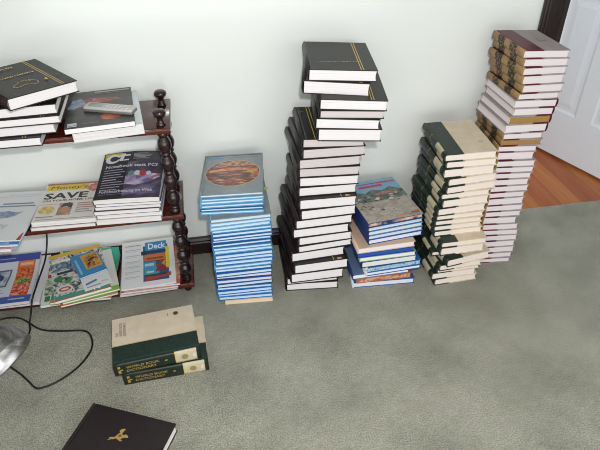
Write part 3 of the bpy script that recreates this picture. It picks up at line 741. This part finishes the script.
# remote control
rem = empty('remote_control', (-.305, 1.752, TS + .0522), (0, 0, R(-21)))
tag(rem, 'pale grey remote handset lying on the dark magazine, top shelf', 'remote control')
RG = mat('remote_plastic', '#b9b6b2', .4, .45); RD = mat('remote_dark_plastic', '#6e6c6a', .4, .45)
b = MB(); b.rbox((-.084, -.022, .0), (.084, .022, .009), RD, .004, 2); b.rbox((-.083, -.021, .007), (.083, .021, .017), RG, .005, 3); b.build('body', rem)
b = MB(); b.rbox((-.07, -.013, .0165), (-.022, .013, .0178), mat('remote_screen', '#8f9a92', .2, .5), .0006, 1); b.build('display', rem)
for k in range(6):
    for j in (-1, 0, 1):
        b = MB(); b.rbox((-.008 + k*.0135, j*.0105 - .0035, .0165), (.0 + k*.0135, j*.0105 + .0035, .0188), mat('remote_button', '#d7d4d0' if (k + j) % 3 else '#d7d4d0', .5, .4), .0012, 2); b.build('button', rem)

# ------------------------------------------------------------------ middle shelf
def sag(h): return lambda u, v: h * math.sin(math.pi * min(1, max(0, u))) * (.4 + .6 * v)
def curl(h, s=.55): return lambda u, v: h * max(0, (v - s) / (1 - s)) ** 1.4
# brochures at the left, hanging over the edge
its = [('r', 0, 0, 1, .07, '#3f7fc0'), ('r', .0, .0, 1, .012, '#d8dce2'), ('r', .5, .022, .85, .032, '#c9dcf0'), ('r', .56, .042, .85, .05, '#c9dcf0')]
o = magazine('brochure', -.768, 1.606, MS + .014, -6, .215, .28, .008, ink('#2f74b8'), P_mag, items=its)
tag(o, 'blue-edged brochure beneath the white newsletter, overhanging the middle shelf', 'magazine', 'brochures on the middle shelf')
o = magazine('brochure', -.79, 1.598, MS, -5, .21, .28, .0135, ink('#b58a94'), P_mag)
tag(o, 'pinkish brochure lowest under the white newsletter on the middle shelf', 'magazine', 'brochures on the middle shelf')
its = [('t', 'HOW TO MAKE', .38, .72, .03, '#6a7690', .46), ('t', 'YOUR OWN NEWSLETTER', .24, .66, .03, '#6a7690', .7), ('p', [(.3, .5), (.4, .57), (.55, .58), (.68, .55), (.8, .56), (.72, .48), (.6, .44), (.45, .43), (.34, .46)], photo('newsletter_blue_print', [(.4, '#6f83a4'), (.6, '#a9b6c8')], 30, 30)),
       ('p', [(.4, .26), (.5, .34), (.62, .3), (.7, .33), (.62, .22), (.5, .2)], photo('newsletter_grey_print', [(.4, '#b5b9bd'), (.6, '#d4d7da')], 40, 40)), ('t', 'free', .66, .24, .07, '#b0b4b8', .2, 0, .3),
       ('p', [(1, .0), (.93, .0), (.97, .12), (1, .14)], '#b8443c'), ('r', .2, .88, .95, .89, '#c3c7cc'), ('r', .4, .92, .95, .93, '#c3c7cc')]
its = its[2:4] + its[5:] + [('r', .38, .72, .9, .745, '#7c88a0'), ('r', .26, .665, .95, .69, '#7c88a0')]
o = magazine('newsletter', -.762, 1.625, MS + .0225, -6, .21, .305, .004, ink('#dcdedf'), P_mag, items=its)
tag(o, 'white newsletter with faint blue print, atop the pile overhanging the middle shelf', 'magazine')
# money magazines
z = MS
for k in range(3):
    t = (.012, .011, .012)[k]
    its = None
    if k == 2:
        its = [('r', 0, 0, 1, 1, '#dfdbd5'), ('r', .0, .955, 1, 1, '#a86a5e'), ('r', .02, .8, .72, .955, '#d9bd3a'),
               ('t', "Money's", .08, .835, .085, '#2c2418', .62, 0, .15, 0.),
               ('t', 'SAVE', .03, .575, .15, '#33302c', .72, 0, 0, .03), ('t', 'ON YOUR HOME LOAN', .03, .5, .045, '#3a3632', .93, 0, 0, .02),
               ('r', .03, .42, .4, .435, '#c9b56a'), ('e', .16, .28, .13, .1, photo('cover_yellow_print', [(.4, '#c7a53c'), (.6, '#d8c98a')], 30, 30)),
               ('r', .34, .13, .56, .44, photo('cover_portrait_print', [(.4, '#8f7a70'), (.55, '#c49a80'), (.7, '#d8c4b4')], 25, 25)),
               ('p', [(.36, .32), (.4, .43), (.5, .45), (.56, .4), (.55, .3), (.45, .36)], '#4a3f3a'), ('e', .455, .26, .065, .075, '#c08e70'),
               ('r', .03, .1, .3, .12, '#8a8580')]
        star = []
        for q in range(24):
            r_ = 1 if q % 2 else .78; aa = 2*math.pi*q/24
            star.append((.855 + .165*r_*math.cos(aa), .83 + .13*r_*math.sin(aa)))
        its += [('p', star, '#c4756c'), ('r', .76, .84, .95, .865, '#dca89e'), ('r', .78, .79, .93, .815, '#dca89e')]
        for q in range(5): its.append(('r', .63, .4 - q*.055, .63 + (.32, .27, .3, .22, .28)[q], .42 - q*.055, '#b3807a' if q < 3 else '#9a9690'))
        its += [('r', .05, .035, .95, .045, '#7d7872')]
    o = magazine('magazine', -.532 + (k - 1) * .004, 1.692 + (0, .004, -.002)[k], z, -2 - k*.6, .215, .25, t, ink(('#c8c0b8', '#4a4a50', '#dfdbd5')[k]), P_mag, items=its)
    z += t + .0004
    tag(o, ('lowest money magazine on the middle shelf, beneath two others', 'money magazine between two others on the middle shelf', 'white money magazine with yellow masthead and large SAVE headline, middle shelf')[k], 'magazine', 'money magazines on the middle shelf')
# computer magazines
z = MS; th = (.021, .019, .016, .014, .012, .018)
G_vio = photo('cover_violet_print', [(.3, '#2d2a33'), (.5, '#4a4456'), (.65, '#7c6f92'), (.8, '#a79ab5')], 8, 10)
for k in range(6):
    t = th[k]; its = None; bd = None
    if k == 5:
        bd = lambda u, v: .026 * (math.sin(math.pi * (u * .55 + .2)) - .58) * min(1, .25 + v) + .032 * v ** 1.4
        its = [('r', 0, 0, 1, 1, '#2b2a2e'), ('r', .42, 0, 1, .78, G_vio), ('r', .55, .78, 1, .98, '#4c4a50'),
               ('r', .02, .88, .3, .985, '#b8aa32'), ('e', .16, .86, .12, .1, '#d9d7de'), ('e', .18, .86, .07, .055, '#2b2a2e'), ('r', .2, .84, .3, .885, '#2b2a2e'), ('p', [(.27, .8), (.33, .8), (.36, .96), (.3, .96)], '#d9d7de'), ('p', [(.24, .9), (.44, .9), (.45, .935), (.25, .935)], '#d9d7de'),
               ('p', [(.33, .8), (.43, .8), (.43, .83), (.36, .83)], '#d9d7de'),
               ('t', 'Notebook statt PC?', .07, .66, .06, '#cfccd6', .84, 0, 0, .02),
               ('p', [(.42, .3), (.42, .46), (.52, .54), (.92, .5), (.97, .44), (.8, .32), (.6, .27)], photo('cover_notebook_print', [(.4, '#6f6288'), (.6, '#b9a8c4'), (.75, '#d5cad8')], 18, 18)),
               ('e', .5, .52, .05, .05, '#5b8a86'), ('e', .6, .52, .05, .05, '#c9c6c2'), ('e', .69, .515, .055, .055, '#b04038'), ('e', .78, .51, .04, .045, '#c3c0d2'), ('p', [(.82, .44), (.96, .5), (.98, .47), (.85, .4)], '#a36a6a'),
               ('t', 'Fotobearbeitung im Web', .06, .13, .06, '#bdb8cc', .82, 0, 0, .02), ('r', .06, .09, .6, .1, '#7f7a8c')]
        for q in range(9): its.append(('r', .06, .6 - q*.052, .06 + (.3, .34, .28, .33, .22, .32, .36, .3, .26)[q], .615 - q*.052, '#a5a1b0' if q not in (4,) else '#d0cddb'))
        for q in range(5): its.append(('r', .5, .93 - q*.028, .5 + (.24, .3, .27, .2, .26)[q], .94 - q*.028, '#b4b1ba'))
    o = magazine('magazine', -.312 + (0, .004, -.003, .002, .005, .0)[k] + .006*k/5, 1.684 + (0, .003, -.002, .002, 0, -.002)[k], z, -3 - k*.4, .222, .262, t, ink(('#c9c4c4', '#8a8590', '#3a3840', '#55506a', '#39446a', '#2b2a2e')[k]), P_mag, items=its, bend=bd)
    z += t + .0004
    tag(o, ('computer magazine resting on the middle shelf board, lowest of six', 'computer magazine second from bottom of six, middle shelf', 'computer magazine third from bottom of six, middle shelf', 'computer magazine third from top of six, middle shelf',
            'computer magazine just under the violet-covered one, middle shelf', 'black and violet computer magazine with curling cover, topmost by the turned post')[k], 'magazine', 'computer magazines on the middle shelf')

# ------------------------------------------------------------------ bottom shelf
o = magazine('catalogue', -.812, 1.688, BS, -1, .222, .26, .014, ink('#d0d2d6'), P_mag, bend=curl(.02))
tag(o, 'white-covered catalogue under the red and blue catalogue, bottom shelf', 'magazine', 'catalogues on the bottom shelf')
G_veg = photo('cover_vegetable_print', [(.36, '#8a2412'), (.46, '#c4481e'), (.56, '#e08a4e'), (.66, '#b83a20')], 60, 60)
its = [('r', 0, 0, 1, 1, '#c6cad2'), ('r', 0, .87, 1, 1, '#3d4a94'), ('r', 0, 0, 1, .14, '#41599e'), ('r', .62, .14, .93, .87, '#c9643a'), ('r', .63, .48, .92, .72, G_veg), ('r', .63, .16, .92, .42, photo('cover_tomato_print', [(.4, '#8e1a16'), (.5, '#cc3a2a'), (.62, '#e4a088')], 70, 70)),
       ('r', .64, .41, .91, .52, photo('cover_greens_print', [(.4, '#1c3a12'), (.5, '#4f8428'), (.6, '#9ab048')], 70, 70)), ('r', .65, .76, .91, .85, '#d58a5a'), ('t', 'SALE', .67, .775, .05, '#e0b294', .2),
       ('p', [(0, .72), (.54, .72), (.5, .36), (0, .36)], '#5a5e68'), ('p', [(0, .69), (.51, .69), (.475, .39), (0, .39)], photo('cover_screen_print', [(.35, '#5a7088'), (.5, '#a9b6c2'), (.7, '#d4d8dc')], 20, 20)),
       ('e', .3, .56, .12, .08, '#34406a'), ('r', .05, .22, .5, .24, '#9aa6b8'), ('r', .1, .29, .45, .3, '#9aa6b8'), ('r', .62, .06, .9, .085, '#a9b6d6'), ('r', .2, .92, .55, .935, '#9aa2c8')]
its = [q for q in its if not (q[0] == 't')] + [('r', .67, .785, .89, .825, '#e0b294')]
o = magazine('catalogue', -.836, 1.680, BS + .0145, 0, .21, .265, .016, ink('#41599e'), P_mag, items=its, bend=curl(.024))
tag(o, 'blue and red catalogue with vegetable pictures, far end of the bottom shelf', 'magazine', 'catalogues on the bottom shelf')
G_mix1 = photo('cover_street_print', [(.36, '#26302c'), (.45, '#8a938e'), (.54, '#d0d2ce'), (.6, '#c9c6c0'), (.68, '#3e5a48')], 28, 28)
G_mix2 = photo('cover_garden_print', [(.3, '#2f4a34'), (.48, '#7c9a7c'), (.6, '#cfd2cc'), (.75, '#9a4a42')], 30, 30)
mid = [('magazine', -.586, 1.671, 4, .215, 0.252, 0.01, '#d3d6d2', [('r', 0, 0, 1, 1, '#d5d6d2'), ('r', .03, .22, .3, .6, G_mix2), ('r', .05, .08, .14, .2, '#3a7a50'), ('e', .2, .14, .045, .035, '#b83c38'), ('r', .05, .62, .28, .85, '#a8383a'), ('r', .06, .7, .25, .78, '#d8d4d0')], 'white and green magazine sticking out leftmost under the mixed pile, bottom shelf'),
       ('magazine', -.545, 1.652, -3, .222, .272, .010, '#2f9a80', [('r', 0, .85, 1, 1, '#3a9c84'), ('r', .04, .9, .4, .93, '#cfe3dc'), ('r', 0, 0, 1, .06, '#c07a3c')], 'green-topped magazine at the back of the mixed pile, bottom shelf'),
       ('magazine', -.508, 1.640, 10, .205, 0.262, 0.008, '#b8663c', [('r', 0, 0, 1, .1, '#b8643a'), ('r', .2, .0, 1, .03, '#7fa04a')], 'orange-edged magazine in the mixed pile, under the teal-banded one'),
       ('magazine', -.500, 1.650, 12, .205, 0.262, 0.008, '#8aa858', [('r', .8, .1, 1, .95, '#d2cfc8'), ('r', 0, 0, 1, .08, '#86aa50')], 'light green edged magazine in the mixed pile, second under the blue booklet'),
       ('magazine', -.527, 1.651, 14, .2, .272, .01, '#d2d2cc', [('r', 0, 0, 1, 1, G_mix1), ('r', 0, .93, 1, 1, '#d0a838'), ('r', 0, .0, 1, .1, '#3f9488'), ('r', 0, .0, 1, .025, '#b8683a'), ('t', '14', .7, .035, .055, '#dfe6e0', .12, 0, 0, .02),
            ('e', .2, .22, .15, .075, '#d6d2cc'), ('e', .2, .22, .11, .05, '#b4483e'), ('e', .2, .22, .07, .022, '#dcd0c8'), ('r', .0, .64, .6, .8, photo('cover_cars_print', [(.35, '#24384a'), (.5, '#6f8496'), (.65, '#b9bfc2')], 30, 30)), ('r', .04, .82, .5, .86, '#dedbd0'),
            ('p', [(.5, .38), (.66, .62), (.84, .5), (.74, .3)], '#24211f'), ('e', .12, .46, .09, .06, '#3f7a4a'), ('p', [(.2, .34), (.3, .44), (.36, .38), (.28, .32)], '#4a8a52'), ('r', .42, .5, .56, .58, '#a84038'), ('r', .1, .56, .4, .61, '#2a3a4c')], 'magazine with teal lower band and red logo, bottom shelf pile')]
z = BS
mid.insert(1, ('magazine', -.555, 1.655, 0, .2, .28, .005, '#c9a83a', None, 'yellow magazine curling up behind the green one against the wall, bottom shelf'))
for nm, x, y, a, W, L, t, c, its, lab in mid:
    cu = {'#c9a83a': .034, '#2f9a80': .03}.get(c, 0)
    o = magazine(nm, x, y, z, a, W, L, t, ink(c), P_mag, items=its, bend=curl(cu, .8) if cu else curl(.012)); z += t + .0004
    tag(o, lab, 'magazine', 'mixed magazines on the bottom shelf')
zt = z
o = magazine('leaflet', -.474, 1.683, zt, 20, .102, .2, .002, ink('#d9dadb'), P_mag, items=[('r', .1, .06, .6, .09, '#8a94a8'), ('p', [(.1, .14), (.55, .2), (.5, .25), (.1, .2)], '#5a78a8'), ('r', .65, .1, .9, .14, '#b9bfc6')])
tag(o, 'white leaflet poking out beneath the small blue booklet, bottom shelf', 'leaflet')
its = [('r', 0, 0, 1, 1, '#3a86b8'), ('p', [(.34, .22), (.95, .22), (.95, .82), (.34, .82)], '#c99a3a'), ('p', [(.4, .26), (.92, .3), (.9, .78), (.42, .72)], photo('cover_orange_print', [(.35, '#5a3a1c'), (.5, '#b8742a'), (.65, '#dba84a')], 60, 60)), ('t', 'BUILD SMART', .2, .06, .03, '#9fc6e0', .5, 90)]
its = its[:3] + [('p', [(.45, .35), (.6, .42), (.56, .48), (.44, .42)], '#3a2a1a'), ('p', [(.55, .5), (.8, .58), (.76, .64), (.52, .56)], '#3a2a1a'), ('r', .08, .1, .16, .72, '#7fb6d8')]
o = magazine('booklet', -.500, 1.758, zt + .0025, 23, .105, .165, .005, ink('#2f7ab0'), P_mag, items=its)
tag(o, 'small blue booklet with orange picture, on the mixed pile of the bottom shelf', 'booklet')
o = magazine('magazine', -.51, 1.69, BS + .0085 + .008, -4, .0, .0, .0, ink('#c7a83a'), P_mag) if False else None
z = BS
dk = [('#c9c6c2', 2, -.297, 1.672, .012, 'white magazine at the bottom of the decking magazines, bottom shelf'), ('#b84a40', 1, -.292, 1.668, .011, 'red-edged magazine third of four in the decking pile, bottom shelf'),
      ('#b03c34', -1, -.284, 1.672, .01, 'magazine with red and yellow border just under the decking magazine'), ('#dddcd8', 2.5, -.292, 1.668, .007, 'white magazine with blue Deck headline, near the turned post, bottom shelf')]
G_deck = photo('cover_deck_print', [(.35, '#2c4a66'), (.5, '#7a3a34'), (.62, '#b8623a'), (.75, '#c9b8a8')], 25, 25)
for k, (c, a, x, y, t, lab) in enumerate(dk):
    its = None
    if k == 1: its = [('r', 0, 0, 1, 1, '#c0b0a8'), ('r', 0, 0, .05, 1, '#b04a40')]
    if k == 2: its = [('r', 0, 0, 1, 1, '#b85a44'), ('r', 0, .95, 1, 1, '#c9963a'), ('r', .9, .1, 1, .9, photo('cover_mixed_print', [(.35, '#a83a30'), (.5, '#c9a08a'), (.7, '#7a4a3a')], 25, 25))]
    if k == 3:
        its = [('r', 0, 0, 1, 1, '#d9dadb'), ('r', .4, .1, .88, .88, '#34567c'), ('r', .44, .78, .86, .95, '#3a86b0'), ('t', 'Deck', .5, .81, .11, '#dbe6ee', .34, 0, 0, .02), ('r', .36, .7, .46, .78, '#33343a'),
               ('r', .42, .56, .82, .7, '#c4703c'), ('r', .46, .59, .78, .63, '#8a4a2c'), ('r', .4, .38, .8, .54, '#4a90b8'), ('r', .43, .44, .6, .5, '#a8cfe2'), ('r', .64, .3, .86, .56, G_deck), ('r', .42, .24, .7, .38, '#3f9aa8'), ('r', .46, .28, .6, .32, '#a8d2d6'),
               ('p', [(.44, .1), (.92, .17), (.92, .25), (.44, .2)], '#a84438'), ('r', .83, .36, .9, .82, '#d8c832'), ('p', [(.62, .3), (.68, .4), (.8, .42), (.86, .3)], '#8a2a34'), ('r', .45, .72, .84, .77, '#26405c'), ('r', .44, .2, .84, .24, '#3a3a44')]
        for q in range(6): its.append(('r', .06, .82 - q*.12, .34, .835 - q*.12, '#aeb0b4')); its.append(('r', .06, .79 - q*.12, .28, .8 - q*.12, '#bfc1c4'))
        its.append(('r', .06, .9, .36, .915, '#8f9298'))
    W = .205 if k == 3 else .215
    o = magazine('magazine', x, y, z, a, W, .268 if k == 3 else .272, t, ink(c), P_mag, items=its, bend=curl(.010 + .003*k)); z += t + .0004
    tag(o, lab, 'magazine', 'decking magazines on the bottom shelf')
_y = None

# ------------------------------------------------------------------ lamp on the floor and its flex
M_alu = noisy('brushed_aluminium', [(.3, '#8f8d8c'), (.7, '#b4b2b0')], (6, 6, 240), .32, .5, 2, metal=1.)
M_flex = mat('black_flex', '#141414', .45, .4)
lamp = empty('desk_lamp', (-.98, 1.33, 0)); LO = lamp.location.copy()
tag(lamp, 'brushed metal desk lamp with domed shade standing on carpet, cut by frame', 'lamp')
b = MB(); b.lathe([(.09, 0), (.092, .004), (.09, .012), (.07, .018), (.02, .024), (.004, .025)], M_alu, 32); b.build('base', lamp)
b = MB(); b.tube([(0, 0, .02), (-.02, .02, .14), (-.02, .03, .26), (.06, .04, .34), (.15, .045, .32), (.19, .04, .25)], .007, M_alu, 10); b.build('arm', lamp)
SC = Vector((-.722, 1.300, .16)) - LO          # middle of the shade
ax = Vector((-.687, .507, .523)).normalized()
Mx = Matrix.Translation(SC) @ ax.to_track_quat('Z', 'Y').to_matrix().to_4x4()
b = MB()
prof = [(.122, 0), (.1225, .003), (.12, .006), (.118, .03), (.111, .06), (.098, .088), (.078, .11), (.052, .125), (.026, .131), (.016, .133), (.015, .15), (.002, .151)]
b.lathe(prof + [(.002, .128), (.05, .1225), (.076, .108), (.096, .086), (.109, .059), (.116, .03), (.118, .004), (.122, 0)], M_alu, 48, Mx, cap=False)
b.build('lamp_shade', lamp)
b = MB(); b.lathe([(.004, .126), (.022, .12), (.022, .08), (.014, .072), (.002, .07)], mat('lamp_socket', '#222222', .5, .4), 20, Mx); b.build('bulb_holder', lamp)
b = MB(); b.lathe([(.012, .074), (.02, .058), (.027, .038), (.022, .021), (.008, .012), (.001, .011)], mat('frosted_bulb', '#e8e4d8', .35, .5), 20, Mx); b.build('bulb', lamp)
def off(pts): return [(x - LO.x, y - LO.y, z) for x, y, z in pts]
b = MB(); b.tube(off([(-.98, 1.42, .008), (-.9, 1.5, .004), (-.80, 1.46, .004), (-.736, 1.408, .004), (-.698, 1.367, .004), (-.662, 1.327, .004), (-.633, 1.326, .004), (-.588, 1.346, .004), (-.536, 1.393, .004), (-.503, 1.455, .004),
                      (-.503, 1.512, .004), (-.534, 1.563, .004), (-.625, 1.58, .004), (-.70, 1.604, .004), (-.796, 1.68, .006), (-.9, 1.67, .004), (-1.0, 1.60, .004), (-1.15, 1.62, .004)]), .0034, M_flex); b.build('flex', lamp)
b = MB(); b.tube([(-.674, 1.934, .33), (-.676, 1.934, .25), (-.686, 1.932, .18), (-.70, 1.90, .12), (-.705, 1.85, .105), (-.712, 1.76, .098), (-.722, 1.69, .08), (-.74, 1.665, .02), (-.744, 1.64, .004), (-.735, 1.6, .004), (-.745, 1.545, .004), (-.79, 1.49, .004), (-.85, 1.46, .004), (-1.0, 1.47, .004), (-1.2, 1.5, .004)], .0034, M_flex)
o = b.build('power_cable'); tag(o, 'thin black cable hanging down the wall, over the bottom shelf, onto the carpet', 'cable')

# ------------------------------------------------------------------ light, camera
w = bpy.data.worlds.new('World'); scene.world = w; w.use_nodes = True
w.node_tree.nodes['Background'].inputs['Color'].default_value = (.93, .97, 1, 1)
w.node_tree.nodes['Background'].inputs['Strength'].default_value = 1.0
def area(name, loc, rot, sx, sy, p, col=(1, 1, 1)):
    l = bpy.data.lights.new(name, 'AREA'); l.shape = 'RECTANGLE'; l.size = sx; l.size_y = sy; l.energy = p; l.color = col
    o = bpy.data.objects.new(name, l); COL.objects.link(o); o.location = loc; o.rotation_euler = rot; return o
f = bpy.data.lights.new('camera_flash', 'SPOT'); f.energy = 96; f.shadow_soft_size = .03; f.spot_size = R(112); f.spot_blend = .75; f.color = (1, .985, .96)
fo = bpy.data.objects.new('camera_flash', f); COL.objects.link(fo)
CAM_LOC = Vector((0, 0, 1.53))
fo.location = (.06, 0, 1.66); fo.rotation_euler = (R(90 - 38), 0, R(-12))
area('rear_fill', (.2, -1.5, .72), (R(90), 0, 0), 3.2, 1.3, 33, (.95, .98, 1))  # added fill behind the camera, no window there; evens out the low wall
area('hall_fill', (1.6, 3.2, 2.4), (0, R(20), 0), .8, .8, 27, (.86, .93, 1))  # added bluish fill under the hallway ceiling to brighten the open door
cam = bpy.data.cameras.new('Camera'); co = bpy.data.objects.new('Camera', cam); COL.objects.link(co); scene.camera = co
cam.sensor_fit = 'HORIZONTAL'; cam.sensor_width = 36; cam.lens = 560 / 600 * 36; cam.clip_start = .02
p_, y_, r_ = R(36), R(10), R(-.5)
fw = Vector((math.sin(y_)*math.cos(p_), math.cos(y_)*math.cos(p_), -math.sin(p_)))
rt = Vector((math.cos(y_), -math.sin(y_), 0)); up = rt.cross(fw)
c_, s_ = math.cos(r_), math.sin(r_)
X = rt*c_ + up*s_; Y = up*c_ - rt*s_; Z = -fw
mtx = Matrix((X, Y, Z)).transposed().to_4x4(); mtx.translation = CAM_LOC
co.matrix_world = mtx
vs_ = scene.view_settings
vs_.view_transform = 'Standard'; vs_.look = 'None'; vs_.exposure = 0; vs_.gamma = 1; vs_.use_curve_mapping = False
scene.cycles.use_denoising = True
scene.cycles.filter_width = 1.0
